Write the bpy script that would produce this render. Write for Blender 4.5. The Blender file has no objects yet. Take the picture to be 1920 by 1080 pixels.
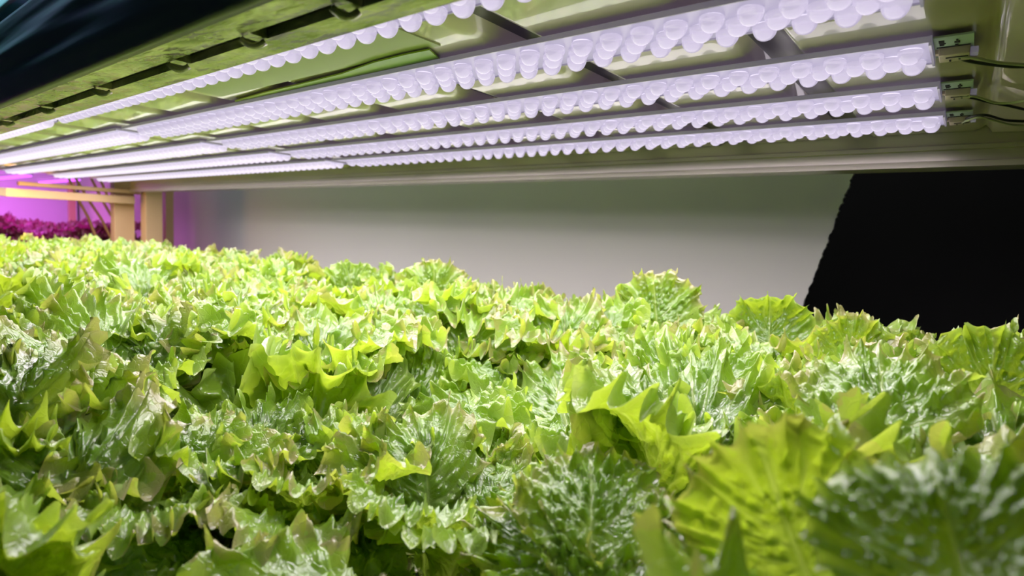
import bpy, bmesh, math, random
import numpy as np
from mathutils import Vector, Matrix, Euler

S = bpy.context.scene
COL = S.collection
H = 0.16                      # lamps hang this far above the eye level, which is z = 0
FLOOR = -1.30
PI = math.pi

# ------------------------------------------------------------------ camera
FPX = 1093.0
def _ray(u, v): return Vector((u - 960.0, 540.0 - v, -FPX))
_d1 = _ray(-440, 380).normalized()
_d2 = _ray(1820, 480); _d2 = (_d2 - _d2.dot(_d1) * _d1).normalized()
_X = -_d1; _Y = _d2; _Z = _X.cross(_Y)
CAM_R = Matrix((_X, _Y, _Z))            # camera axes -> world axes
cd = bpy.data.cameras.new('camera'); cam = bpy.data.objects.new('camera', cd); COL.objects.link(cam)
cam.matrix_world = CAM_R.to_4x4()
cd.sensor_width = 36.0; cd.lens = FPX / 1920.0 * 36.0
cd.clip_start = 0.02; cd.clip_end = 60
cd.dof.use_dof = True; cd.dof.focus_distance = 0.54; cd.dof.aperture_fstop = 7.0
S.camera = cam
def wray(u, v): return CAM_R @ _ray(u, v)
def at(u, v, y):
    r = wray(u, v); return r * (y / r.y)

# ------------------------------------------------------------------ colour management, world, room light
S.view_settings.view_transform = 'Standard'; S.view_settings.look = 'None'
S.view_settings.exposure = 0.0; S.view_settings.gamma = 1.0
S.view_settings.use_curve_mapping = False
S.cycles.use_denoising = True
S.cycles.caustics_refractive = False; S.cycles.caustics_reflective = False
S.cycles.max_bounces = 10; S.cycles.diffuse_bounces = 3; S.cycles.glossy_bounces = 3
S.cycles.transmission_bounces = 6; S.cycles.transparent_max_bounces = 6
S.cycles.sample_clamp_indirect = 4.0
wd = bpy.data.worlds.new('world'); S.world = wd; wd.use_nodes = True
wd.node_tree.nodes['Background'].inputs[0].default_value = (0.05, 0.07, 0.10, 1)
wd.node_tree.nodes['Background'].inputs[1].default_value = 0.25

def area(name, loc, rot, sx, sy, power, color, spread=180):
    l = bpy.data.lights.new(name, 'AREA'); l.shape = 'RECTANGLE'; l.size = sx; l.size_y = sy
    l.energy = power; l.color = color; l.spread = math.radians(spread)
    o = bpy.data.objects.new(name, l); COL.objects.link(o); o.location = loc; o.rotation_euler = rot
    return o
LAV = (1.0, 0.90, 1.0)
BARS_Y = [0.2810, 0.4285, 0.5755, 0.7205, 0.8640]
SECT = [(-1.205, -0.038), (-2.880, -1.235)]
LAMP_W = (3.15, 4.1)
for by in BARS_Y:
    for k, (xa, xb) in enumerate(SECT):
        area('grow_light_beam', ((xa + xb) / 2, by, 0.1445), (0, 0, 0), xb - xa, 0.05, LAMP_W[k], LAV, 176)
        area('deck_fill_light', ((xa + xb) / 2, by, 0.1440), (PI, 0, 0), xb - xa, 0.05, LAMP_W[k] * .095, LAV, 180)  # added upward fill under each bar, whitens the deck between them
area('film_highlight_light', (-1.2, -1.3, 1.25), (math.radians(-25), 0, 0), 1.2, 0.25, 2.0, (0.55, 0.80, 1.0))  # added light, no visible source, gives the navy film its highlights
area('partition_fill_light', (-1.6, 1.22, 1.50), (math.radians(12), 0, 0), 2.6, 0.15, 9.0, (1.0, 0.98, 0.92))  # added fill from an unseen source, brightens the pale partition
area('violet_rack_light', (-4.6, 0.6, 0.30), (0, math.radians(55), 0), 0.5, 1.0, 16.0, (0.95, 0.22, 1.0), 130)
_w = area('warm_flare_fill', (-2.90, 0.58, 0.01), (0, 0, 0), 0.14, 0.22, 0.7, (1.0, 0.50, 0.14), 170)  # added light without a fixture, stands in for an orange flare
_w.rotation_euler = Vector((-.12, .95, -.05)).to_track_quat('-Z', 'Y').to_euler()
area('violet_lamp_beam', (-3.95, 0.80, 0.28), (0, 0, 0), 0.8, 0.5, 5.0, (0.90, 0.12, 1.0), 140)

# ------------------------------------------------------------------ materials
def mat(name, color=(.5, .5, .5), rough=.5, metal=0.0, spec=.5, emit=None, estr=0.0, trans=0.0, ior=1.45, coat=0.0):
    m = bpy.data.materials.new(name); m.use_nodes = True
    b = m.node_tree.nodes['Principled BSDF']
    b.inputs['Base Color'].default_value = (*color, 1); b.inputs['Roughness'].default_value = rough
    b.inputs['Metallic'].default_value = metal; b.inputs['Specular IOR Level'].default_value = spec
    b.inputs['Transmission Weight'].default_value = trans; b.inputs['IOR'].default_value = ior
    b.inputs['Coat Weight'].default_value = coat
    if emit: b.inputs['Emission Color'].default_value = (*emit, 1); b.inputs['Emission Strength'].default_value = estr
    return m
def N(m, t, **kw):
    n = m.node_tree.nodes.new(t)
    for k, v in kw.items(): setattr(n, k, v)
    return n
def LK(m, a, b): m.node_tree.links.new(a, b)
def noise_color(m, c1, c2, scale=5, detail=4, stretch=(1, 1, 1), bump=0.0, bscale=None, bdist=0.002, lo=.35, hi=.65):
    b = m.node_tree.nodes['Principled BSDF']
    tc = N(m, 'ShaderNodeTexCoord'); mp = N(m, 'ShaderNodeMapping'); mp.inputs['Scale'].default_value = stretch
    nz = N(m, 'ShaderNodeTexNoise'); nz.inputs['Scale'].default_value = scale; nz.inputs['Detail'].default_value = detail
    cr = N(m, 'ShaderNodeValToRGB'); cr.color_ramp.elements[0].color = (*c1, 1); cr.color_ramp.elements[1].color = (*c2, 1)
    cr.color_ramp.elements[0].position = lo; cr.color_ramp.elements[1].position = hi
    LK(m, tc.outputs['Object'], mp.inputs[0]); LK(m, mp.outputs[0], nz.inputs['Vector']); LK(m, nz.outputs[0], cr.inputs[0])
    LK(m, cr.outputs[0], b.inputs['Base Color'])
    if bump:
        n2 = N(m, 'ShaderNodeTexNoise'); n2.inputs['Scale'].default_value = bscale or scale; n2.inputs['Detail'].default_value = 3
        LK(m, mp.outputs[0], n2.inputs['Vector'])
        bp = N(m, 'ShaderNodeBump'); bp.inputs['Strength'].default_value = bump; bp.inputs['Distance'].default_value = bdist
        LK(m, n2.outputs[0], bp.inputs['Height']); LK(m, bp.outputs[0], b.inputs['Normal'])
    return m

def leaf_material(name, deep, mid, tip, vein, glow, pink=0.55, rough=.30):
    m = bpy.data.materials.new(name); m.use_nodes = True; nt = m.node_tree
    b = nt.nodes['Principled BSDF']; out = nt.nodes['Material Output']
    at_ = N(m, 'ShaderNodeAttribute', attribute_name='lf'); sep = N(m, 'ShaderNodeSeparateColor'); LK(m, at_.outputs['Color'], sep.inputs[0])
    oi = N(m, 'ShaderNodeObjectInfo')
    tc = N(m, 'ShaderNodeTexCoord')
    def mix(f, a, c, bt='MIX'):
        x = N(m, 'ShaderNodeMix', data_type='RGBA', blend_type=bt)
        for sock, val in ((x.inputs[0], f), (x.inputs[6], a), (x.inputs[7], c)):
            if isinstance(val, (int, float)): sock.default_value = val
            elif isinstance(val, tuple): sock.default_value = (*val, 1)
            else: LK(m, val, sock)
        return x.outputs[2]
    def math_(op, a, c=0.0, clamp=False):
        x = N(m, 'ShaderNodeMath', operation=op, use_clamp=clamp)
        for sock, val in ((x.inputs[0], a), (x.inputs[1], c)):
            if isinstance(val, (int, float)): sock.default_value = val
            else: LK(m, val, sock)
        return x.outputs[0]
    nz = N(m, 'ShaderNodeTexNoise'); nz.inputs['Scale'].default_value = 22; nz.inputs['Detail'].default_value = 5
    LK(m, tc.outputs['Object'], nz.inputs['Vector'])
    tone = math_('ADD', math_('MULTIPLY', nz.outputs[0], 0.9), math_('SUBTRACT', math_('MULTIPLY', oi.outputs['Random'], 0.8), 0.45), True)
    base = mix(tone, deep, mid)
    edge = math_('POWER', sep.outputs[1], 2.6)
    c = mix(edge, base, tip)
    # pale fleshy base of the leaf
    low = math_('POWER', math_('SUBTRACT', 1.0, sep.outputs[2]), 3.0)
    c = mix(math_('MULTIPLY', low, 0.8), c, vein)
    # fine vein net
    vo = N(m, 'ShaderNodeTexVoronoi', feature='DISTANCE_TO_EDGE'); vo.inputs['Scale'].default_value = 130
    nw = N(m, 'ShaderNodeTexNoise'); nw.inputs['Scale'].default_value = 60
    LK(m, tc.outputs['Object'], nw.inputs['Vector'])
    wv = mix(0.02, tc.outputs['Object'], nw.outputs['Color']); LK(m, wv, vo.inputs['Vector'])
    net = N(m, 'ShaderNodeMapRange'); net.inputs['From Min'].default_value = 0.0; net.inputs['From Max'].default_value = 0.09
    net.inputs['To Min'].default_value = 1.0; net.inputs['To Max'].default_value = 0.0; LK(m, vo.outputs['Distance'], net.inputs['Value'])
    c = mix(math_('MULTIPLY', net.outputs[0], 0.16), c, vein)
    c = mix(math_('MULTIPLY', sep.outputs[0], 0.85, True), c, vein)
    c = mix(math_('MULTIPLY', math_('POWER', sep.outputs[1], 16.0), 0.35), c, (0.66, 0.74, 0.36))
    # reddish margins on some leaves
    pk = math_('MULTIPLY', math_('POWER', sep.outputs[1], 7.0), math_('GREATER_THAN', oi.outputs['Random'], 0.45))
    nz2 = N(m, 'ShaderNodeTexNoise'); nz2.inputs['Scale'].default_value = 35; LK(m, tc.outputs['Object'], nz2.inputs['Vector'])
    pk = math_('MULTIPLY', pk, math_('GREATER_THAN', nz2.outputs[0], 0.46))
    c = mix(math_('MULTIPLY', pk, pink), c, (0.50, 0.26, 0.24))
    LK(m, c, b.inputs['Base Color'])
    b.inputs['Roughness'].default_value = rough; b.inputs['IOR'].default_value = 1.52; b.inputs['Specular IOR Level'].default_value = 0.62
    b.inputs['Coat Weight'].default_value = 1.0; b.inputs['Coat Roughness'].default_value = 0.17; b.inputs['Coat IOR'].default_value = 1.65
    bp = N(m, 'ShaderNodeBump'); bp.inputs['Strength'].default_value = 0.5; bp.inputs['Distance'].default_value = 0.0012
    nb = N(m, 'ShaderNodeTexNoise'); nb.inputs['Scale'].default_value = 130; nb.inputs['Detail'].default_value = 3
    LK(m, tc.outputs['Object'], nb.inputs['Vector'])
    hgt = math_('SUBTRACT', math_('MULTIPLY', nb.outputs[0], 0.9), math_('MULTIPLY', net.outputs[0], 0.35))
    LK(m, hgt, bp.inputs['Height']); LK(m, bp.outputs[0], b.inputs['Normal']); LK(m, bp.outputs[0], b.inputs['Coat Normal'])
    tr = N(m, 'ShaderNodeBsdfTranslucent'); tcol = mix(0.62, c, glow); LK(m, tcol, tr.inputs['Color']); LK(m, bp.outputs[0], tr.inputs['Normal'])
    ms = N(m, 'ShaderNodeMixShader'); ms.inputs[0].default_value = 0.42
    LK(m, b.outputs[0], ms.inputs[1]); LK(m, tr.outputs[0], ms.inputs[2]); LK(m, ms.outputs[0], out.inputs['Surface'])
    return m

M = {}
M['leaf'] = leaf_material('lettuce_leaf', (0.075, 0.215, 0.004), (0.15, 0.34, 0.008), (0.29, 0.47, 0.03), (0.55, 0.68, 0.24), (0.62, 0.80, 0.02))
M['red_leaf'] = leaf_material('red_lettuce_leaf', (0.20, 0.03, 0.06), (0.35, 0.06, 0.10), (0.45, 0.10, 0.20), (0.5, 0.2, 0.25), (0.6, 0.08, 0.3))
M['brown_leaf'] = leaf_material('wilted_leaf', (0.32, 0.17, 0.06), (0.42, 0.25, 0.11), (0.45, 0.26, 0.14), (0.55, 0.40, 0.24), (0.60, 0.36, 0.12))
M['stem'] = mat('lettuce_stem', (.62, .72, .38), .45)
M['deck'] = noise_color(mat('cream_enamelled_deck', (.5, .5, .32), .30, spec=.6, coat=1.0), (.60, .49, .47), (.66, .55, .52), 6, 3, (1, 1, 1), .12, 9, .004)
M['groove'] = mat('deck_groove', (.12, .10, .11), .30, spec=.6)
M['rail'] = noise_color(mat('painted_rail', (.35, .33, .28), .28, metal=.35), (.36, .33, .28), (.44, .40, .34), 3, 3, (1, 8, 8))
M['beam_under'] = noise_color(mat('polished_beam_painted_reflection', (.6, .6, .5), .22, metal=.45), (.30, .31, .20), (.78, .72, .64), 13, 6, (1, 2.5, 2), .8, 26, .008, .42, .62)  # green and pale patches paint the lettuce reflection into the metal
M['slot'] = mat('slot_shade_strip', (.035, .030, .028), .6)  # near-black colour stands in for the shade inside the slots
M['film'] = noise_color(mat('navy_film', (.008, .016, .028), .30, spec=.3), (.020, .030, .042), (.030, .046, .064), 2, 3, (.6, 2, 9), .4, 3, .008)
M['beige'] = mat('beige_post_warm_tint', (.52, .36, .19), .45)  # beige with the orange of the warm flare mixed into the colour
M['housing'] = mat('clear_bar_housing', (.30, .28, .34), .18, spec=.7, emit=(.78, .68, 1.0), estr=.10)
M['board_glow'] = mat('lit_circuit_board', (.10, .09, .12), .35, emit=(.78, .70, 1.0), estr=.42)
M['chip'] = mat('led_glow', (.1, .1, .1), .4, emit=(.88, .80, 1.0), estr=.95)
M['pcb'] = mat('bare_circuit_board', (.32, .40, .36), .4)
M['mark'] = mat('black_print', (.02, .02, .02), .5)
M['plug'] = mat('beige_connector', (.38, .31, .24), .45)
M['wire_black'] = mat('black_wire', (.02, .02, .02), .4)
M['wire_pale'] = mat('pale_wire', (.40, .41, .30), .45)
def lens_material():
    m = mat('clear_lens', (.97, .96, 1.0), .04, trans=1.0, ior=1.49)
    b = m.node_tree.nodes['Principled BSDF']; out = m.node_tree.nodes['Material Output']
    em = mat_em = N(m, 'ShaderNodeBsdfPrincipled'); em.inputs['Base Color'].default_value = (.10, .09, .12, 1); em.inputs['Roughness'].default_value = .15
    em.inputs['Emission Color'].default_value = (.85, .76, 1.0, 1); em.inputs['Emission Strength'].default_value = .64
    lw = N(m, 'ShaderNodeLayerWeight'); lw.inputs['Blend'].default_value = .35
    mr = N(m, 'ShaderNodeMapRange'); mr.inputs['From Min'].default_value = .25; mr.inputs['From Max'].default_value = .95
    mr.inputs['To Min'].default_value = .70; mr.inputs['To Max'].default_value = .08; LK(m, lw.outputs['Facing'], mr.inputs['Value'])
    ms = N(m, 'ShaderNodeMixShader'); LK(m, mr.outputs[0], ms.inputs[0]); LK(m, b.outputs[0], ms.inputs[1]); LK(m, em.outputs[0], ms.inputs[2])
    LK(m, ms.outputs[0], out.inputs['Surface']); return m
M['lens'] = lens_material()
M['lensfar'] = mat('glowing_lens', (.10, .09, .12), .12, spec=.7, emit=(.90, .80, 1.0), estr=.78)
M['tray'] = mat('white_growing_board', (.80, .80, .84), .55)
M['cell'] = mat('dark_hole', (.03, .03, .03), .8)
M['leg'] = mat('rack_leg', (.30, .30, .28), .4, metal=.3)
M['wall'] = noise_color(mat('pale_wall_panel', (.62, .62, .52), .75), (.74, .72, .64), (.80, .78, .70), 1.2, 2)
M['black'] = noise_color(mat('black_wall', (.012, .011, .012), .8), (.010, .009, .010), (.016, .014, .016), 2, 2)
M['cyan'] = mat('aisle_wall', (.30, .62, .66), .7)
M['floor'] = noise_color(mat('grey_floor', (.2, .2, .2), .6), (.16, .16, .16), (.22, .22, .22), 3, 4)
M['violet_wall'] = mat('violet_lit_wall', (.62, .55, .66), .7)
M['violet_led'] = mat('violet_led', (.5, .3, .6), .4, emit=(.62, .10, 1.0), estr=2.2)
M['sheet'] = mat('pale_green_sheet', (.42, .45, .25), .42)
M['green'] = noise_color(mat('vivid_green_edge', (.24, .50, .01), .4), (.22, .38, .004), (.40, .48, .006), 3, 2)
M['hose'] = mat('translucent_hose', (.55, .32, .14), .35)
M['lampcyan'] = mat('aisle_lamp_face', (.6, .8, .85), .5, emit=(.18, .55, .62), estr=.8)

# ------------------------------------------------------------------ mesh helpers
def link(name, me, m, parent=None):
    o = bpy.data.objects.new(name, me); COL.objects.link(o)
    if m is not None and len(me.materials) == 0: me.materials.append(m)
    if parent: o.parent = parent
    return o
def obj(name, bm, m, parent=None, smooth=False):
    me = bpy.data.meshes.new(name); bm.to_mesh(me); bm.free()
    if smooth: me.polygons.foreach_set('use_smooth', [True] * len(me.polygons))
    return link(name, me, m, parent)
def tag(o, label, cat, group=None):
    o['label'] = label; o['category'] = cat
    if group: o['group'] = group
    return o
def thing(name, label, cat, loc=(0, 0, 0), group=None):
    o = bpy.data.objects.new(name, None); COL.objects.link(o); o.location = loc; o.empty_display_size = .02
    return tag(o, label, cat, group)
def struct(name, bm, m):
    o = obj(name, bm, m); o['kind'] = 'structure'; return o
def box(bm, x0, x1, y0, y1, z0, z1, bevel=0.0):
    r = bmesh.ops.create_cube(bm, size=1.0)
    for v in r['verts']:
        v.co = Vector((x0 + (v.co.x + .5) * (x1 - x0), y0 + (v.co.y + .5) * (y1 - y0), z0 + (v.co.z + .5) * (z1 - z0)))
    if bevel:
        es = list({e for v in r['verts'] for e in v.link_edges})
        bmesh.ops.bevel(bm, geom=es, offset=bevel, segments=2, affect='EDGES', profile=.6)
    return bm
def BM(): return bmesh.new()
def tube(bm, pts, r, seg=10, cap=True):
    rings = []; n = len(pts); pts = [Vector(p) for p in pts]
    up = Vector((0, 0, 1))
    for i, p in enumerate(pts):
        d = (pts[min(i + 1, n - 1)] - pts[max(i - 1, 0)]).normalized()
        a = d.cross(up)
        if a.length < 1e-3: a = d.cross(Vector((1, 0, 0)))
        a.normalize(); b = d.cross(a).normalized()
        rr = r[i] if isinstance(r, (list, tuple)) else r
        rings.append([bm.verts.new(p + (a * math.cos(2 * PI * k / seg) + b * math.sin(2 * PI * k / seg)) * rr) for k in range(seg)])
    for i in range(n - 1):
        for k in range(seg):
            bm.faces.new((rings[i][k], rings[i][(k + 1) % seg], rings[i + 1][(k + 1) % seg], rings[i + 1][k]))
    if cap: bm.faces.new(rings[0][::-1]); bm.faces.new(rings[-1])
    return bm
def extrude_profile(bm, prof, axis, a0, a1, closed=True):
    """prof: list of 2-D points; axis 'x': points are (y,z); axis 'y': points are (x,z)"""
    def P(p, a): return (a, p[0], p[1]) if axis == 'x' else (p[0], a, p[1])
    A = [bm.verts.new(P(p, a0)) for p in prof]; B = [bm.verts.new(P(p, a1)) for p in prof]
    n = len(prof)
    for i in range(n if closed else n - 1):
        bm.faces.new((A[i], A[(i + 1) % n], B[(i + 1) % n], B[i]))
    if closed: bm.faces.new(A[::-1]); bm.faces.new(B)
    bmesh.ops.recalc_face_normals(bm, faces=bm.faces)
    return bm

# ------------------------------------------------------------------ the room
struct('floor', box(BM(), -10, 4, -3, 3.2, FLOOR - .1, FLOOR), M['floor'])
struct('wall_back', box(BM(), -10, 4, 2.30, 2.40, FLOOR, 1.6), M['black'])
struct('wall_right', box(BM(), 3.9, 4.0, -3, 2.3, FLOOR, 1.6), M['black'])
struct('wall_left', box(BM(), -10, -9.9, -3, 2.3, FLOOR, 1.6), M['cyan'])
struct('ceiling', box(BM(), -10, 4, -3, 2.4, 1.6, 1.7), M['cyan'])
# pale partition with a ragged slanting edge, behind the rack
def partition():
    bm = BM(); yy = 1.52; rnd = random.Random(3)
    p_top = at(1602, 320, yy); p_low = at(1510, 560, yy)
    dx = (p_low.x - p_top.x) / (p_low.z - p_top.z)
    edge = []
    n = 420; z0, z1 = FLOOR, .62
    for i in range(n + 1):
        z = z0 + (z1 - z0) * i / n
        edge.append((p_top.x + dx * (z - p_top.z) + rnd.uniform(-.0022, .0022) + .0007 * math.sin(i * .9) , z))
    L = [( -6.5, z) for _, z in edge]
    for y in (yy, yy + .012):
        pass
    F = [bm.verts.new((x, yy, z)) for x, z in edge]; Fl = [bm.verts.new((x, yy, z)) for x, z in L]
    G = [bm.verts.new((x, yy + .012, z)) for x, z in edge]; Gl = [bm.verts.new((x, yy + .012, z)) for x, z in L]
    for i in range(n):
        bm.faces.new((Fl[i], F[i], F[i + 1], Fl[i + 1])); bm.faces.new((G[i], Gl[i], Gl[i + 1], G[i + 1]))
        bm.faces.new((F[i], G[i], G[i + 1], F[i + 1]))
    bm.faces.new((Fl[0], Gl[0], G[0], F[0])); bm.faces.new((Fl[n], F[n], G[n], Gl[n]))
    return struct('wall_partition', bm, M['wall'])
partition()
struct('wall_violet', box(BM(), -5.6, -5.5, -.3, 1.5, FLOOR, 1.2), M['violet_wall'])
cl = thing('ceiling_lamp', 'cyan glowing ceiling lamp above the aisle, past the navy film', 'lamp', (-4.6, .45, 1.56))
obj('lamp_housing', box(BM(), -2.2, 2.2, -.75, .75, 0, .04), M['leg'], cl)
obj('diffuser', box(BM(), -2.15, 2.15, -.7, .7, -.02, -.0005), M['lampcyan'], cl)

# ------------------------------------------------------------------ the rack
RX0, RX1 = -2.95, 0.03
rack = thing('plant_rack', 'white and beige metal grow rack tier holding the lamps and the lettuce bed', 'rack', (-1.4, .6, FLOOR))
def rpart(name, bm, m, smooth=False):
    o = obj(name, bm, m, None, smooth); o.parent = rack; o.matrix_parent_inverse = Matrix.Translation(-rack.location); return o
# deck over the lamps: cream pans with a groove between every two
def deck():
    zb = .1670; P = .1705; gap = .046; x = -.8 * H - 17 * P
    prof = []
    x_end = []
    xs = [-0.128 - k * P for k in range(0, 17)][::-1]
    prof.append((RX0, zb))
    for gx in xs:                              # gx = crisp left edge of the pan right of a groove
        if gx - gap < RX0 + .02: continue
        a = gx - gap
        prof += [(a - .012, zb), (a - .004, zb + .0012), (a + .003, zb + .005), (a + .008, zb + .012), (a + .014, zb + .0165)]
        prof += [(gx - .003, zb + .0165), (gx - .0008, zb + .001), (gx, zb - .0006), (gx + .003, zb - .0008), (gx + .006, zb)]
    prof += [(-.012, zb), (-.004, zb + .003), (0.000, zb + .006), (.004, zb + .002), (.008, zb - .004), (.10, zb - .006), (.30, zb - .006)]
    bm = BM(); ny = 6; ys = [.226 + (1.0 - .226) * i / ny for i in range(ny + 1)]
    rows = [[bm.verts.new((px, y, pz)) for px, pz in prof] for y in ys]
    for i in range(ny):
        for k in range(len(prof) - 1):
            f = bm.faces.new((rows[i][k], rows[i][k + 1], rows[i + 1][k + 1], rows[i + 1][k]))
            if prof[k][1] > zb + .010 and prof[k + 1][1] > zb + .010: f.material_index = 1
            f.smooth = True
    top = .20
    T = [[bm.verts.new((px, y, top)) for px in (RX0, .30)] for y in (ys[0], ys[-1])]
    bm.faces.new((T[0][0], T[0][1], T[1][1], T[1][0]))
    o = rpart('deck', bm, M['deck']); o.data.materials.append(M['groove'])
    return o
deck()
# front beam: box section, underside with long slots
def front_beam():
    y0, y1, z0, z1 = .168, .227, .120, .201
    sy0, sy1 = .1935, .2055
    bm = BM()
    def slot_px(u): r = wray(u[0], u[1]); return r.x * z0 / r.z
    starts = []
    sl = []
    tabs = [-.278, -.376, -.487, -.652, -.826, -1.0]
    while tabs[-1] > RX0 + .2: tabs.append(tabs[-1] - .172)
    for ta, tb in zip(tabs[1:], tabs[:-1]): sl.append((ta + .006, tb - .006))
    sl = sl[::-1]
    sl.append((-.272, -.16)); sl.append((-.148, .05))
    xs = [RX0]
    for a, b in sl: xs += [a, b]
    xs.append(.30)
    def quad(xa, xb, ya, yb, z): bm.faces.new([bm.verts.new(c) for c in ((xa, ya, z), (xa, yb, z), (xb, yb, z), (xb, ya, z))])
    quad(RX0, .30, y0, sy0, z0); quad(RX0, .30, sy1, y1, z0)
    for i in range(0, len(xs) - 1, 2): quad(xs[i], xs[i + 1], sy0, sy1, z0)
    # walls of each slot
    for a, b in sl:
        for (p, q) in (((a, sy0), (b, sy0)), ((b, sy1), (a, sy1)), ((a, sy1), (a, sy0)), ((b, sy0), (b, sy1))):
            bm.faces.new([bm.verts.new(c) for c in ((p[0], p[1], z0), (q[0], q[1], z0), (q[0], q[1], z0 + .006), (p[0], p[1], z0 + .006))])
    # outside, top, inside
    for c in (((RX0, y0, z0), (.3, y0, z0), (.3, y0, z1), (RX0, y0, z1)), ((RX0, y0, z1), (.3, y0, z1), (.3, y1, z1), (RX0, y1, z1)),
              ((RX0, y1, z0), (RX0, y1, z1), (.3, y1, z1), (.3, y1, z0))):
        bm.faces.new([bm.verts.new(p) for p in c])
    bmesh.ops.remove_doubles(bm, verts=bm.verts, dist=1e-5)
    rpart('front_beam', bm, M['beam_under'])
    rpart('slot_shade_strip', box(BM(), RX0, .30, sy0 - .004, sy1 + .004, z0 + .0062, z0 + .012), M['slot'])  # dark strip added behind the slots so they look shaded
    for a, b in sl[:-1]:
        if a > -1.9:
            bm = BM(); pts = []
            for i in range(7):
                t = i / 6; pts.append((b + .001 + .008 * t, sy0 + (sy1 - sy0) * t, z0 - .0015 - .004 * math.sin(PI * t)))
            tube(bm, pts, .0022, 6); 
            rpart('slot_tab', bm, M['beam_under'], True)
front_beam()
# back rail
zt = .176
prof = [(1.004, zt), (1.003, .150), (1.000, .149), (1.000, .143), (1.003, .142), (1.003, .1285), (.999, .1275), (.998, .1195), (1.010, .1185), (1.040, .1185), (1.040, zt)]
rpart('back_rail', extrude_profile(BM(), prof, 'x', RX0, .60), M['rail'])
# end frame: beam, posts, brace
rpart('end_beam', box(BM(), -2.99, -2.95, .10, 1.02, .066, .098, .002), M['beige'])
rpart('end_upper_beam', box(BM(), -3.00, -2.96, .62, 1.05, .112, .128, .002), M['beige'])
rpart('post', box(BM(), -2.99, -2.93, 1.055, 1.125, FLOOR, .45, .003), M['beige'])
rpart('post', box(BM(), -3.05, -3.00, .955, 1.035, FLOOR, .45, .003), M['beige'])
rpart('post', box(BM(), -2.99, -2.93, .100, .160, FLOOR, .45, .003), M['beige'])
rpart('post', box(BM(), .62, .68, 1.01, 1.07, FLOOR, .45, .003), M['leg'])
rpart('post', box(BM(), .62, .68, .10, .16, FLOOR, .45, .003), M['leg'])
rpart('bed_rail', box(BM(), -2.93, .62, .025, .045, -.33, -.28, .002), M['leg'])
rpart('bed_rail', box(BM(), -2.93, .62, 1.015, 1.035, -.33, -.28, .002), M['leg'])
rpart('bed_shelf', box(BM(), -2.93, .30, .05, 1.01, -.337, -.327), M['leg'])

# navy film wrapped over the outer face of the front beam
def film():
    bm = BM(); rnd = random.Random(5); nx, nz = 260, 26
    ph = [rnd.uniform(0, 6.28) for _ in range(8)]
    rows = []
    for i in range(nx + 1):
        x = RX0 + (0.35 - RX0) * i / nx; row = []
        for k in range(nz + 1):
            t = k / nz; z = .1185 + (.2010 - .1185) * t
            w = .0022 * math.sin(60 * z + 2.2 * x + ph[0]) + .0018 * math.sin(170 * z - 5 * x + ph[1]) + .0012 * math.sin(300 * z + 9 * x + ph[2]) * math.sin(3 * x + ph[3])
            y = .1625 + w * math.sin(PI * min(1, t * 1.2)) - .004 * math.sin(PI * t)
            row.append(bm.verts.new((x, y, z)))
        row.append(bm.verts.new((x, .185, .2030)))
        row.insert(0, bm.verts.new((x, .1690, .1175)))
        rows.append(row)
    for i in range(nx):
        for k in range(nz + 2):
            bm.faces.new((rows[i][k], rows[i + 1][k], rows[i + 1][k + 1], rows[i][k + 1]))
    o = obj('plastic_film', bm, M['film'], None, True)
    sm = o.modifiers.new('thickness', 'SOLIDIFY'); sm.thickness = .0006; sm.offset = 1
    tag(o, 'glossy navy plastic film wrapped along the front beam of the rack', 'plastic film')
film()

# pale sheet with a vivid green edge tucked between the first and second lamp
def green_sheet():
    t = thing('plastic_sheet', 'pale green plastic sheet with vivid green edge hanging between first and second lamp row', 'sheet', (-.58, .33, .163))
    bm = BM()
    top = [(440, 190), (500, 173), (560, 159), (640, 139), (700, 118), (760, 103), (805, 94)]
    bot = [(455, 196), (512, 183), (572, 172), (650, 154), (714, 141), (776, 127), (826, 113)]
    def z_at(p, z): r = wray(*p); return r * (z / r.z) - Vector(t.location)
    zb = .1640
    A = [z_at(p, zb - .0016) for p in top]; B = [z_at(p, zb) for p in bot]
    va = [bm.verts.new(p) for p in A]; vb = [bm.verts.new(p) for p in B]
    vc = [bm.verts.new(p + Vector((0, 0, .0015))) for p in A]; vd = [bm.verts.new(p + Vector((0, 0, .0015))) for p in B]
    for i in range(len(A) - 1):
        bm.faces.new((va[i], va[i + 1], vb[i + 1], vb[i])); bm.faces.new((vc[i], vd[i], vd[i + 1], vc[i + 1]))
        bm.faces.new((va[i], vc[i], vc[i + 1], va[i + 1])); bm.faces.new((vb[i], vb[i + 1], vd[i + 1], vd[i]))
    bm.faces.new((va[0], vb[0], vd[0], vc[0])); bm.faces.new((va[-1], vc[-1], vd[-1], vb[-1]))
    obj('green_edge', bm, M['green'], t)
    bm = BM()
    x0 = A[0].x; x1 = A[-1].x
    box(bm, x0 - .004, x1 + .010, .314 - .33, .0 + (A[-1].y + .004), zb - .163 + .0016, zb - .163 + .003)
    obj('sheet_face', bm, M['sheet'], t)
green_sheet()

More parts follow.
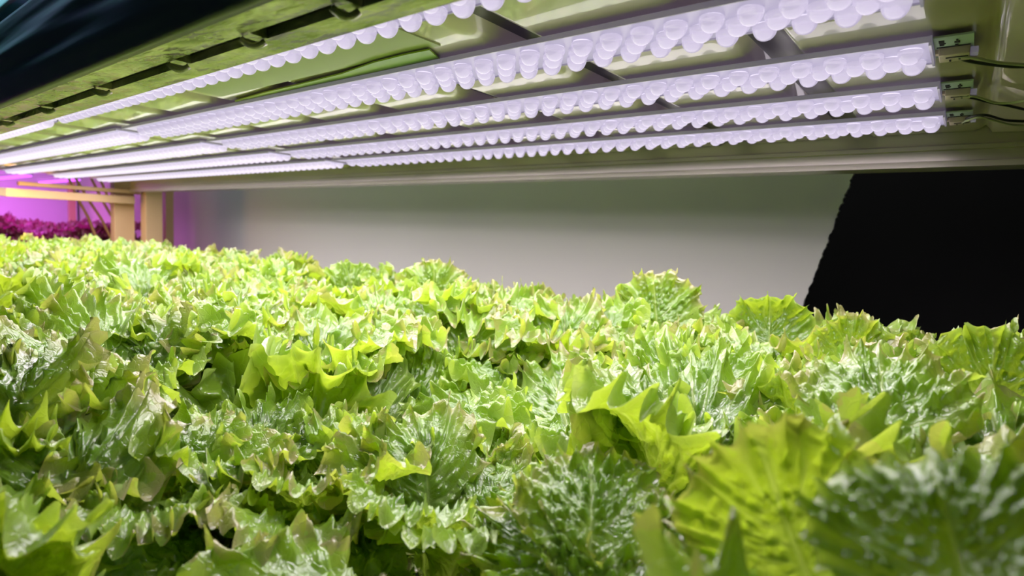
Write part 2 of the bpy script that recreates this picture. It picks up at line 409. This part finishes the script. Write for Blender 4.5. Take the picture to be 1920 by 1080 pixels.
# ------------------------------------------------------------------ lamp bars
def dome_mesh(r, h, seg, rings, name):
    bm = BM(); R = []
    for j in range(rings):
        a = (PI / 2) * j / rings
        rr = r * math.cos(a) ** .85; zz = -h * math.sin(a)
        R.append([bm.verts.new((rr * math.cos(2 * PI * k / seg), rr * math.sin(2 * PI * k / seg), zz)) for k in range(seg)])
    tip = bm.verts.new((0, 0, -h))
    for j in range(rings - 1):
        for k in range(seg): bm.faces.new((R[j][k], R[j][(k + 1) % seg], R[j + 1][(k + 1) % seg], R[j + 1][k]))
    for k in range(seg): bm.faces.new((R[-1][k], R[-1][(k + 1) % seg], tip))
    for f in bm.faces: f.smooth = True
    top = bm.faces.new(R[0]); top.smooth = False
    bmesh.ops.recalc_face_normals(bm, faces=bm.faces)
    me = bpy.data.meshes.new(name); bm.to_mesh(me); bm.free(); return me
LENS = dome_mesh(.0088, .0105, 24, 8, 'lens'); LENS.materials.append(M['lens'])
PITCH = .0264
NAMES = ['nearest the front beam', 'second from the front beam', 'in the middle row', 'second from the back rail', 'nearest the back rail']
def disc(bm, x, y, z, r, seg=12):
    c = [bm.verts.new((x + r * math.cos(2 * PI * k / seg), y + r * math.sin(2 * PI * k / seg), z)) for k in range(seg)]
    bm.faces.new(c[::-1])
ZP = .1590                                    # underside of the circuit boards
def lamp_bar(i, by, sec):
    xa, xb = SECT[sec]; near = sec == 0
    lab = ('white LED grow bar of clear lenses with bare plug end, ' if near else 'far blurred white LED grow bar, ') + NAMES[i]
    t = thing('grow_lamp', lab, 'grow light', (xb, by, ZP), 'near run of LED grow bars' if near else 'far run of LED grow bars')
    Lx = xb - xa; hw = .0305
    bm = BM(); box(bm, -Lx, 0, -hw, hw, .0010, .0042, .0008)
    box(bm, -Lx, 0, -hw - .0016, -hw, -.0012, .0032, .0004); box(bm, -Lx, 0, hw, hw + .0016, -.0012, .0032, .0004)
    if near: box(bm, -.0012, .0006, -hw, hw, -.0032, .0042)
    obj('housing', bm, M['housing'], t)
    obj('circuit_board', box(BM(), -Lx + .001, -.0016, -hw + .0004, hw - .0004, 0, .0008), M['board_glow'], t)
    nx = int((Lx - .02) / PITCH); rows = (-.0140, .0025, .0205)
    spots = [(-.0135 - (k + (.5 if r == .0025 else 0)) * PITCH, r) for k in range(nx) for r in rows]
    bm = BM()
    for x, y in spots: disc(bm, x, y, -.0004, .0078)
    obj('led_chips', bm, M['chip'], t)['kind'] = 'stuff'
    rnd = random.Random(i * 7 + sec)
    if near:
        for x, y in spots[:99]:
            o = bpy.data.objects.new('lens', LENS); COL.objects.link(o); o.parent = t; o.location = (x, y, -.0010)
            o.rotation_euler = (rnd.uniform(-.08, .08), rnd.uniform(-.08, .08), rnd.uniform(0, 6))
        rest = spots[99:]
    else: rest = spots
    proto = dome_mesh(.0088, .0105, 14, 4, 'lens_far')
    bm = BM()
    for x, y in rest:
        n0 = len(bm.verts); bm.from_mesh(proto); bm.verts.ensure_lookup_table()
        for v in bm.verts[n0:]: v.co += Vector((x, y, -.0010))
    o = obj('lens_array', bm, M['lens'] if near else M['lensfar'], t); o['kind'] = 'stuff'
    bpy.data.meshes.remove(proto)
    if near:                                   # bare board end with its plug, as the right ends show
        obj('board_end', box(BM(), .0008, .0255, -.0285, -.0285 + .054, .0020, .0034), M['pcb'], t)
        bm = BM()
        for (cx, cy, sx, sy) in ((.006, -.020, .0035, .0012), (.006, -.0165, .0035, .0012), (.0065, -.0130, .0040, .0012), (.006, -.0095, .003, .0012),
                                 (.0155, -.0175, .0012, .0055), (.0155, -.0135, .0035, .0035), (.0130, -.0035, .021, .0012), (.0150, -.0060, .0020, .004)):
            box(bm, cx - sx / 2, cx + sx / 2, cy - sy / 2, cy + sy / 2, .0013, .0021)
        obj('board_print', bm, M['mark'], t)
        bm = BM(); box(bm, .004, .0235, -.0030, .0180, -.0045, .0020, .0006); box(bm, .0015, .0045, .002, .008, -.0015, .002)
        pl = obj('plug', bm, M['plug'], t)
        bm = BM(); box(bm, .0085, .0225, .0035, .0046, -.0052, -.0040); box(bm, .0165, .0178, .0046, .0115, -.0052, -.0040); box(bm, .0105, .0118, .0115, .0150, -.0052, -.0040)
        obj('plug_seam', bm, M['mark'], pl)
        obj('cable_boot', box(BM(), .0235, .0285, .0025, .0125, -.0035, .0015, .0006), M['housing'], pl)
for i, by in enumerate(BARS_Y):
    lamp_bar(i, by, 0); lamp_bar(i, by, 1)
# power wires at the right ends: a black and a pale wire each
def wire(pts, r, m, label):
    bm = BM(); P = [Vector(p) for p in pts]; out = []
    for i in range(len(P) - 1):
        p0 = P[max(i - 1, 0)]; p1 = P[i]; p2 = P[i + 1]; p3 = P[min(i + 2, len(P) - 1)]
        for k in range(8):
            t = k / 8; out.append(.5 * ((2 * p1) + (-p0 + p2) * t + (2 * p0 - 5 * p1 + 4 * p2 - p3) * t * t + (-p0 + 3 * p1 - 3 * p2 + p3) * t ** 3))
    out.append(P[-1]); tube(bm, out, r, 8)
    tag(obj('power_wire', bm, m, None, True), label, 'wire', 'power wires at the lamp ends')
def wz(u, v, z): r = wray(u, v); return r * (z / r.z)
for n, pts_b, pts_p in (
    ('third lamp from the front beam', [(1793, 107), (1820, 115), (1860, 121), (1912, 125), (1990, 118)], [(1793, 105), (1825, 108), (1870, 117), (1925, 122), (1990, 130)]),
    ('fourth lamp from the front beam', [(1799, 181), (1826, 184), (1862, 193), (1895, 199), (1960, 215)], [(1799, 180), (1830, 181), (1870, 193), (1915, 190), (1960, 176)]),
    ('lamp nearest the back rail', [(1804, 229), (1820, 219), (1850, 216), (1890, 226), (1960, 228)], [(1803, 230), (1835, 220), (1865, 226), (1900, 234), (1960, 236)])):
    wire([wz(u, v, .158 - (.001 * k)) for k, (u, v) in enumerate(pts_b)], .0015, M['wire_black'], 'black wire running right from the plug of the ' + n)
    wire([wz(u, v, .155 - (.001 * k)) for k, (u, v) in enumerate(pts_p)], .0013, M['wire_pale'], 'pale wire running right from the plug of the ' + n)

# ------------------------------------------------------------------ lettuce leaves
def leaf_mesh(name, seed, L=.16, W=.052, th0=8, bend=55, ns=190, nt=26, ruffle=1.0, blister=1.0, cup=.25, stalk=.10, teeth=15, widest=.60, twist=0.0, side_curl=0.0):
    rg = np.random.RandomState(seed)
    q = np.linspace(-1, 1, 2 * ns + 1); s = 1 - np.abs(q); side = np.sign(q); side[ns] = 1
    x = .5 - .5 * np.cos(PI * np.clip(s, 0, 1) ** .92); x[ns] = 1.0
    def g(x):
        u = np.clip((x - .10) / (widest - .10), 0, 1); sm = u * u * (3 - 2 * u)
        lo = stalk + (1 - stalk) * sm
        up = np.sqrt(np.clip(1 - (np.clip((x - widest) / (1 - widest), 0, 1)) ** 2.3, 0, 1))
        return lo * up
    def nz(v, ks, amp, sd):
        r = np.random.RandomState(sd); o = np.zeros_like(v)
        for k in ks: o += r.uniform(.5, 1) * np.sin(2 * PI * k * v + r.uniform(0, 6.28))
        return amp * o / len(ks) ** .5
    lobeL = 1 + nz(s, (2.3, 3.7, 5.6), .06, seed + 1); lobeR = 1 + nz(s, (2.1, 4.1, 5.2), .06, seed + 2)
    lobe = np.where(side < 0, lobeL, lobeR); fade = np.clip(s * 6, 0, 1) * np.clip((1 - s) * 10, 0, 1); lobe = 1 + (lobe - 1) * fade
    am = W * g(x) * lobe; lm = L * x; l0 = .62 * lm
    tt = np.linspace(0, 1, nt + 1); tt = tt - .105 * np.sin(2 * PI * tt)
    Sg, Tg = np.meshgrid(np.arange(2 * ns + 1), tt, indexing='ij')
    s2 = s[:, None]; t = Tg; sd = side[:, None]
    a = sd * am[:, None] * t ** .93; l = l0[:, None] + (lm - l0)[:, None] * t ** 1.12 * (1 + (lobe[:, None] - 1) * .6)
    # teeth
    tooth = np.zeros(2 * ns + 1)
    for sgn in (-1, 1):
        c = .22; 
        while c < 1.02:
            w = rg.uniform(.024, .044) * 15 / teeth; hgt = rg.uniform(.4, 1.0)
            sel = (side == sgn) | (s > .999)
            d = np.abs(s - c) / (w * 1.25)
            tooth = np.maximum(tooth, np.where(sel, hgt * np.clip(1 - d, 0, 1) ** 1.9, 0))
            c += w * rg.uniform(1.4, 2.4)
    dirx = sd * np.clip(am / W, .3, 1)[:, None]; diry = np.clip((s2 - .35) * 1.7, -.3, 1.0)
    nrm = np.sqrt(dirx ** 2 + diry ** 2) + 1e-6
    k = tooth[:, None] * np.clip(t - .66, 0, 1) ** 2.2 / .0932 * .0120 * (L / .16)
    a = a + dirx / nrm * k; l = l + diry / nrm * k
    # secondary veins and blisters
    Nv = rg.uniform(6.0, 8.0); cs = s2 ** .9 * Nv + (sd > 0) * .37 + .25 * np.sin(3 * t + seed)
    fr = cs - np.floor(cs)
    vd = np.minimum(fr, 1 - fr)                                # distance to a secondary vein
    def cells(size, sdd):
        r = np.random.RandomState(sdd); nn = int(min(420, 3.2 * W * L / size ** 2))
        cx = r.uniform(-W * 1.15, W * 1.15, nn); cy_ = r.uniform(.08 * L, 1.06 * L, nn); am_ = r.uniform(0, 1, nn) ** 1.6 * 1.25
        d1 = np.full(a.shape, 9.0); d2 = np.full(a.shape, 9.0); best = np.zeros(a.shape)
        for p in range(nn):
            d = np.sqrt((a - cx[p]) ** 2 + ((l - cy_[p]) * .85) ** 2)
            c1 = d < d1
            d2 = np.where(c1, d1, np.minimum(d2, d)); best = np.where(c1, am_[p], best); d1 = np.where(c1, d, d1)
        return (d2 - d1), best * np.clip(1.2 - (d1 / (.85 * size)) ** 2, 0, 1.2)
    k_ = L / .16
    g1, b1 = cells(.0098 * k_, seed + 31); g2, b2 = cells(.0052 * k_, seed + 57) if nt > 30 else cells(.0065 * k_, seed + 57)
    dome = (1 - np.exp(-(g1 / (.0036 * k_)) ** 1.4)) * b1; dome2 = (1 - np.exp(-(g2 / (.0022 * k_)) ** 1.4)) * b2
    wt = np.clip(t * 6, 0, 1) * np.clip(s2 * 3.5 - .3, 0, 1)
    n = blister * wt * np.sin(PI * fr) ** .5 * (.0078 * dome + .0034 * dome2) * k_
    # ruffled margin
    n1 = rg.uniform(4.4, 6.2); n2 = rg.uniform(11, 15); p1, p2, p3 = rg.uniform(0, 6.28, 3)
    mod = .7 + .5 * np.sin(2 * PI * 1.3 * s2 + p3)
    ru = np.clip(s2 * 3.0, 0, 1)
    ph1 = 2 * PI * n1 * s2 + p1 + sd * 1.1; ph2 = 2 * PI * n2 * s2 + p2 + sd * .7
    n = n + ruffle * ru * (L / .16) * (.0088 * t ** 2.6 * np.sin(ph1) * mod + .0080 * t ** 4 * np.sin(ph2) * (1.3 - .5 * mod))
    tang = ruffle * ru * (L / .16) * (.0050 * t ** 3 * np.sin(ph1 * 1.0 + 1.57 + .8 * np.sin(ph1)) + .0035 * t ** 6 * np.cos(ph2))
    # shift along the margin
    a = a + tang * (-sd) * diry / nrm * .8; l = l + tang * np.abs(dirx) / nrm
    n = n - tooth[:, None] * np.clip(t - .6, 0, 1) * .010 * np.sin(ph1 + .6)
    # cup / channel along the midrib and rolling sides
    n = n + cup * np.abs(a) * (1 - .45 * x[:, None]) + side_curl * (a ** 2) / W
    n = n + nz(l / L, (1.0, 1.7), .006, seed + 5)
    vein = np.exp(-(vd / .055) ** 2) * np.clip(1.12 - t, 0, 1) ** .8 * np.clip(t * 8, .2, 1)
    tert = np.exp(-(g1 / (.0011 * k_)) ** 2) * .42 * np.clip(1.05 - t, 0, 1)
    mid = np.exp(-(np.abs(a) / (.0038 * (1.30 - x[:, None]))) ** 2)
    vein = np.clip(np.maximum(np.maximum(vein * .75, tert), mid * 1.0), 0, 1)
    rw = .0052 * (1.15 - l / L).clip(.12, 1.1) * (L / .16)     # fleshy midrib: a ridge on the outer face
    n = n - np.exp(-(np.abs(a) / rw) ** 2.2) * rw * .75
    n = n - vein * .0006
    # along the bent midrib
    nl = 240; ll = np.linspace(-.02 * L, 1.25 * L, nl); th = np.radians(th0) + np.radians(bend) * np.clip(ll / L, 0, 1.3) ** 1.9
    cy = np.concatenate([[0], np.cumsum(np.sin((th[1:] + th[:-1]) / 2) * np.diff(ll))]); cz = np.concatenate([[0], np.cumsum(np.cos((th[1:] + th[:-1]) / 2) * np.diff(ll))])
    def place(a, l, n):
        T = np.interp(l, ll, th); Y = np.interp(l, ll, cy); Z = np.interp(l, ll, cz)
        tw = twist * (l / L) ** 2
        a2 = a * np.cos(tw) - n * np.sin(tw); n2_ = a * np.sin(tw) + n * np.cos(tw)
        return np.stack([a2, Y - n2_ * np.cos(T), Z + n2_ * np.sin(T)], -1)
    V = place(a, l, n)
    nq = 2 * ns + 1; nT = nt + 1
    idx = np.arange(nq * nT).reshape(nq, nT)
    for i in range(ns): idx[nq - 1 - i, 0] = idx[i, 0]
    V = V.reshape(-1, 3)
    F = np.stack([idx[:-1, :-1], idx[1:, :-1], idx[1:, 1:], idx[:-1, 1:]], -1).reshape(-1, 4)
    col = np.stack([vein, np.broadcast_to(t, vein.shape), np.clip(l / L, 0, 1), np.ones_like(vein)], -1).reshape(-1, 4)
    me = bpy.data.meshes.new(name)
    me.vertices.add(len(V)); me.vertices.foreach_set('co', V.astype(np.float32).ravel())
    me.loops.add(F.size); me.loops.foreach_set('vertex_index', F.astype(np.int32).ravel())
    me.polygons.add(len(F)); me.polygons.foreach_set('loop_start', np.arange(0, F.size, 4, dtype=np.int32))
    try: me.polygons.foreach_set('loop_total', np.full(len(F), 4, dtype=np.int32))
    except Exception: pass
    me.polygons.foreach_set('use_smooth', np.ones(len(F), dtype=bool))
    me.update(calc_edges=True); me.validate()
    ca = me.color_attributes.new('lf', 'FLOAT_COLOR', 'POINT')
    if len(ca.data) == len(col): ca.data.foreach_set('color', col.astype(np.float32).ravel())
    me.materials.append(M['leaf'])
    return me

LEAF = []
rs = random.Random(11)
for k in range(12):
    LEAF.append(leaf_mesh('leaf', 100 + 17 * k, L=.178 + rs.uniform(-.012, .014), W=.061 + rs.uniform(-.007, .008), th0=rs.uniform(0, 8),
                          bend=rs.uniform(35, 85), cup=rs.uniform(.15, .45), ruffle=rs.uniform(.85, 1.25), blister=rs.uniform(1.3, 2.0),
                          widest=rs.uniform(.56, .68), twist=rs.uniform(-.35, .35), teeth=rs.choice((11, 13, 15))))
STUB = None
def stub_mesh():
    bm = BM(); tube(bm, [(0, 0, -.03), (0, 0, -.01), (0, 0, .006), (0, 0, .018)], [.010, .013, .014, .006], 12)
    for f in bm.faces: f.smooth = True
    me = bpy.data.meshes.new('stem'); bm.to_mesh(me); bm.free(); me.materials.append(M['stem']); return me
STUB = stub_mesh()
BED_Z = -.262
def lettuce(x, y, label, rnd, nleaf=16, scale=1.0, z=BED_Z, material=None, group='green lettuces on the growing bed', first=0):
    t = thing('lettuce', label, 'lettuce', (x, y, z), group)
    o = link('stem', STUB, None, t)
    az = rnd.uniform(0, 6.28)
    for k in range(nleaf):
        f = k / (nleaf - 1)                   # 0 = inner
        az += 2.39996 + rnd.uniform(-.25, .25)
        me = LEAF[rnd.randrange(len(LEAF))]
        o = link('leaf', me, None, t)
        tilt = math.radians(6 + 44 * f + rnd.uniform(-6, 6))
        sc = scale * (.80 + .24 * math.sin(PI * min(1, .25 + f * .62)) + rnd.uniform(-.05, .05))
        o.matrix_local = (Matrix.Rotation(az, 4, 'Z') @ Matrix.Translation((0, .006 + .006 * f, .004 + .01 * (1 - f)))
                          @ Matrix.Rotation(-tilt, 4, 'X') @ Matrix.Rotation(rnd.uniform(-.25, .25), 4, 'Z') @ Matrix.Diagonal((sc, sc, sc, 1)))
        if material:
            o.material_slots[0].link = 'OBJECT'; o.material_slots[0].material = material
    return t

ROWS_Y = [.105, .235, .385, .535, .685, .840]
ROWN = ['front row beside the aisle', 'second row from the aisle', 'third row from the aisle', 'fourth row from the aisle', 'fifth row from the aisle', 'back row along the rail']
ORD = ['first', 'second', 'third', 'fourth', 'fifth', 'sixth', 'seventh', 'eighth', 'ninth', 'tenth', 'eleventh', 'twelfth', 'thirteenth', 'fourteenth',
       'fifteenth', 'sixteenth', 'seventeenth', 'eighteenth', 'nineteenth', 'twentieth']
rnd = random.Random(4); PLANTS = []
for j, ry in enumerate(ROWS_Y):
    x = .045 - (.075 if j % 2 else 0.0); n = 0
    if j == 0: x = -.36
    while x > -2.83:
        far = abs(x) > 1.2
        _t = lettuce(x + rnd.uniform(-.015, .015), ry + rnd.uniform(-.012, .012),
                'frilly green lettuce in the %s, %s from the right end' % (ROWN[j], ORD[n]), rnd, 13 if not far else 12, rnd.uniform(.93, 1.07) * (1.0 if j else .90))
        PLANTS.append(_t)
        x -= .158; n += 1

NT = 48
# single leaves that stand out in the photograph, each grown on the plant nearest to its foot
HEROES = []
def to_px(p):
    c = CAM_R.transposed() @ p
    return (960 + c.x / -c.z * FPX, 540 - c.y / -c.z * FPX, -c.z)
def clear_in_front():
    """take away the ordinary leaves that hide the chosen ones"""
    samples = {m: [m.vertices[i].co.copy() for i in range(0, len(m.vertices), 37)] for m in LEAF}
    for p in PLANTS:
        for o in list(p.children):
            if o.data not in samples: continue
            mw = Matrix.Translation(p.location) @ o.matrix_basis; pts = [to_px(mw @ c) for c in samples[o.data]]
            if sum(1 for u, v, w in pts if w < .10) >= 40: bpy.data.objects.remove(o, do_unlink=True); continue
            for (x0, x1, y0, y1, d, need) in HEROES:
                hit = sum(1 for u, v, w in pts if w < .06 or (x0 < u < x1 and y0 < v < y1 and w < d))
                if hit >= need: bpy.data.objects.remove(o, do_unlink=True); break
def hero(base, tip, width, depth, face=1, seed=1, roll=0.0, depth_tip=None, label=None, material=None, clear=True, **kw):
    cx = (base[0] + 2 * tip[0]) / 3; vlo, vhi = min(base[1], tip[1]), max(base[1], tip[1])
    if clear: HEROES.append((cx - width * .34, cx + width * .34, vlo + 8, vlo + (.62 if clear is True else clear) * (min(1080, vhi) - vlo), to_px(at(tip[0], tip[1], depth_tip or depth))[2] + .005, 8 if seed == 531 else 24))
    width *= .9
    B = at(base[0], base[1], depth); T = at(tip[0], tip[1], depth_tip or depth); B = T + (B - T) * 1.3
    d = (T - B); Ld = d.length
    Wm = width / FPX * (T + B).length / 2 / 2
    kw.setdefault('bend', 25); kw.setdefault('cup', .2)
    sc = Ld / .16
    me = leaf_mesh('leaf', seed, L=.16, W=Wm / sc, th0=0, ns=230, nt=NT, **kw)
    n = len(me.vertices); co = np.empty(n * 3, dtype=np.float32); me.vertices.foreach_get('co', co); co = co.reshape(-1, 3)
    tipv = Vector([float(c) for c in co[230 * (NT + 1) + NT]]); z = tipv.normalized()
    x = Vector((1, 0, 0)); x = (x - x.dot(z) * z).normalized(); y = z.cross(x)      # y: outer face side
    S_ = Matrix((x, y, z)).transposed()
    Z2 = d.normalized(); toc = (-(B + T) / 2).normalized(); Y2 = toc * (-face); Y2 = (Y2 - Y2.dot(Z2) * Z2).normalized()
    Y2 = Matrix.Rotation(roll, 3, Z2) @ Y2; X2 = Y2.cross(Z2)
    D_ = Matrix((X2, Y2, Z2)).transposed()
    k = Ld / tipv.length
    Mx = Matrix.Translation(B) @ (D_ @ S_.transposed()).to_4x4() @ Matrix.Diagonal((k, k, k, 1))
    par = min(PLANTS, key=lambda p: (p.location.xy - B.xy).length)
    o = link('leaf', me, None, par); o.matrix_local = Matrix.Translation(-par.location) @ Mx
    if material: me.materials[0] = material
    if label: o['label'] = label
    return o
hero((1655, 905), (1648, 640), 280, .37, 1, 501, depth_tip=.47, blister=1.5, ruffle=.6, cup=.08, label='broad glossy upright leaf')
hero((1850, 860), (1860, 618), 170, .52, -1, 502, ruffle=1.2)
hero((1492, 900), (1486, 690), 170, .47, -1, 503, cup=.5, blister=.8)
hero((1110, 1110), (1112, 828), 300, .235, 1, 531, depth_tip=.30, blister=1.9, ruffle=.5, cup=.05, bend=12, label='large blistered leaf', clear=.9)
hero((500, 1060), (415, 680), 300, .29, -1, 505, roll=.5, blister=1.2, clear=.72)
hero((505, 1060), (585, 640), 280, .30, -1, 506, roll=-.3, blister=1.2, clear=.72)
hero((735, 1110), (742, 850), 190, .27, 1, 507, depth_tip=.33, blister=1.6, cup=.6, clear=.8)
hero((820, 1110), (815, 820), 190, .33, 1, 508, blister=1.5, roll=.4)
hero((1560, 1190), (1400, 790), 370, .215, -1, 509, blister=.9, roll=.2, label='broad translucent leaf seen from behind')
hero((1860, 1230), (1760, 850), 420, .17, 1, 510, depth_tip=.205, blister=1.0, label='large out-of-focus dark green leaf')
hero((1150, 1110), (872, 975), 130, .25, 1, 511, roll=.15, blister=1.8, bend=50, clear=False)
hero((1085, 850), (1030, 632), 240, .48, 1, 512, depth_tip=.57, blister=1.6, roll=-.2, cup=.05)
hero((795, 850), (768, 680), 210, .42, 1, 513, depth_tip=.50, blister=1.5, cup=.1)
hero((330, 1130), (385, 940), 170, .19, -1, 515, ruffle=1.1, blister=.9, clear=False)
hero((1440, 690), (1438, 548), 165, .80, -1, 516, ruffle=1.1, blister=.8)
hero((1235, 640), (1225, 506), 190, .82, 1, 517, ruffle=1.2, blister=1.4)
hero((815, 600), (812, 486), 150, .86, 1, 518, ruffle=1.3, blister=1.4)
hero((660, 600), (655, 486), 120, .84, 1, 519, ruffle=1.0, blister=1.2)
hero((1590, 740), (1585, 586), 120, .66, -1, 520, ruffle=1.2)
hero((1712, 720), (1715, 618), 80, .86, -1, 521, ruffle=1.2)
hero((640, 860), (668, 735), 110, .36, 1, 522, blister=2.2, label='leaf with a purple-brown blistered tip', material=M['brown_leaf'])
hero((985, 960), (940, 830), 90, .36, 1, 523, blister=2.0, ruffle=1.6, roll=.5)
hero((1335, 1090), (1322, 1018), 60, .30, 1, 524, label='wilted brown leaf', material=M['brown_leaf'])
hero((95, 760), (70, 640), 110, .42, -1, 525, label='brownish wilted leaf', material=M['brown_leaf'])
hero((330, 1000), (250, 800), 150, .24, 1, 526, blister=1.4, clear=False)
hero((1000, 1000), (905, 790), 170, .38, 1, 527, blister=1.3, roll=-.3)
clear_in_front()
for k, (u, v) in enumerate(((575, 1030), (300, 1040), (820, 1060), (60, 1060), (440, 990))):
    p = wz(u, v, -.235)
    lettuce(p.x, max(p.y, .10), 'low young green lettuce at the aisle edge, %s of five from the left end' % ORD[{3: 0, 1: 1, 4: 2, 0: 3, 2: 4}[k]], rnd, 10, .66)

# growing boards under the plants
k = 0; x1 = .12
while x1 > -2.85:
    x0 = max(x1 - .60, -2.90)
    bm = BM(); box(bm, x0 + .0015, x1 - .0015, .055, 1.005, -.300, BED_Z - .004, .003)
    tag(obj('growing_board', bm, M['tray']), 'white foam growing board under the lettuce, %s from the right end' % ORD[k], 'growing board', 'growing boards')
    x1 = x0; k += 1
tank = BM(); box(tank, -2.92, .14, .052, 1.008, -.325, -.3005, .002)
tag(obj('nutrient_tray', tank, M['tray']), 'long white nutrient tray under the growing boards', 'tray')

# ------------------------------------------------------------------ the violet rack beyond
vr = thing('plant_rack', 'blurred rack bathed in violet light beyond the end frame', 'rack', (-4.3, .75, FLOOR))
def vpart(name, bm, m):
    o = obj(name, bm, m, vr); o.matrix_parent_inverse = Matrix.Translation(-vr.location); return o
vpart('shelf', box(BM(), -5.2, -3.5, .2, 1.4, -.36, -.34), M['tray'])
vpart('deck', box(BM(), -5.2, -3.5, .2, 1.4, .36, .38), M['tray'])
for px in (-5.2, -3.54):
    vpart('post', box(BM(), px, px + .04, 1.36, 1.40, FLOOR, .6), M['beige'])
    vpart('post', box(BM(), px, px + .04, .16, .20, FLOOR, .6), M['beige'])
for n_, (lx, ly) in enumerate(((-3.75, .62), (-3.75, .80), (-3.75, 1.0))):
    t = thing('grow_lamp', 'violet LED lamp glowing beyond the end frame, %s from the aisle' % ORD[n_], 'grow light', (lx, ly, .19), 'violet lamps beyond the end frame')
    obj('housing', box(BM(), -.55, .10, -.02, .02, .002, .02, .002), M['housing'], t)
    obj('diffuser', box(BM(), -.54, .09, -.016, .016, -.006, .0018, .002), M['violet_led'], t)
rv = random.Random(9); n = 0
for vy in (.45, .63, .81, .99, 1.17):
    for vx in (-3.72, -3.95, -4.2):
        lettuce(vx + rv.uniform(-.03, .03), vy + rv.uniform(-.02, .02), 'dark red lettuce under violet light, %s from the aisle in its %s row' % (
            ORD[int((vy - .44) / .18)], {-3.72: 'nearest', -3.95: 'middle', -4.2: 'farthest'}[vx]), rv, 9, rv.uniform(.95, 1.25), -.335 + .125, M['red_leaf'], 'red lettuces beyond the end frame')
for n_, (ua, ub) in enumerate((((150, 380), (178, 440)), ((168, 378), (205, 440)), ((192, 376), (222, 436)), ((205, 376), (232, 440)))):
    a = wray(*ua); a *= -3.25 / a.x; b = wray(*ub); b *= -3.25 / b.x; d = b - a
    bm = BM(); tube(bm, [a - d * .8, a, a + d * .5 + Vector((0, .006, 0)), b, b + d * .8], .006, 8)
    tag(obj('hose', bm, M['hose'], None, True), 'slanting thin hose before the violet light, %s from the aisle' % ORD[n_], 'hose', 'hoses beyond the end frame')
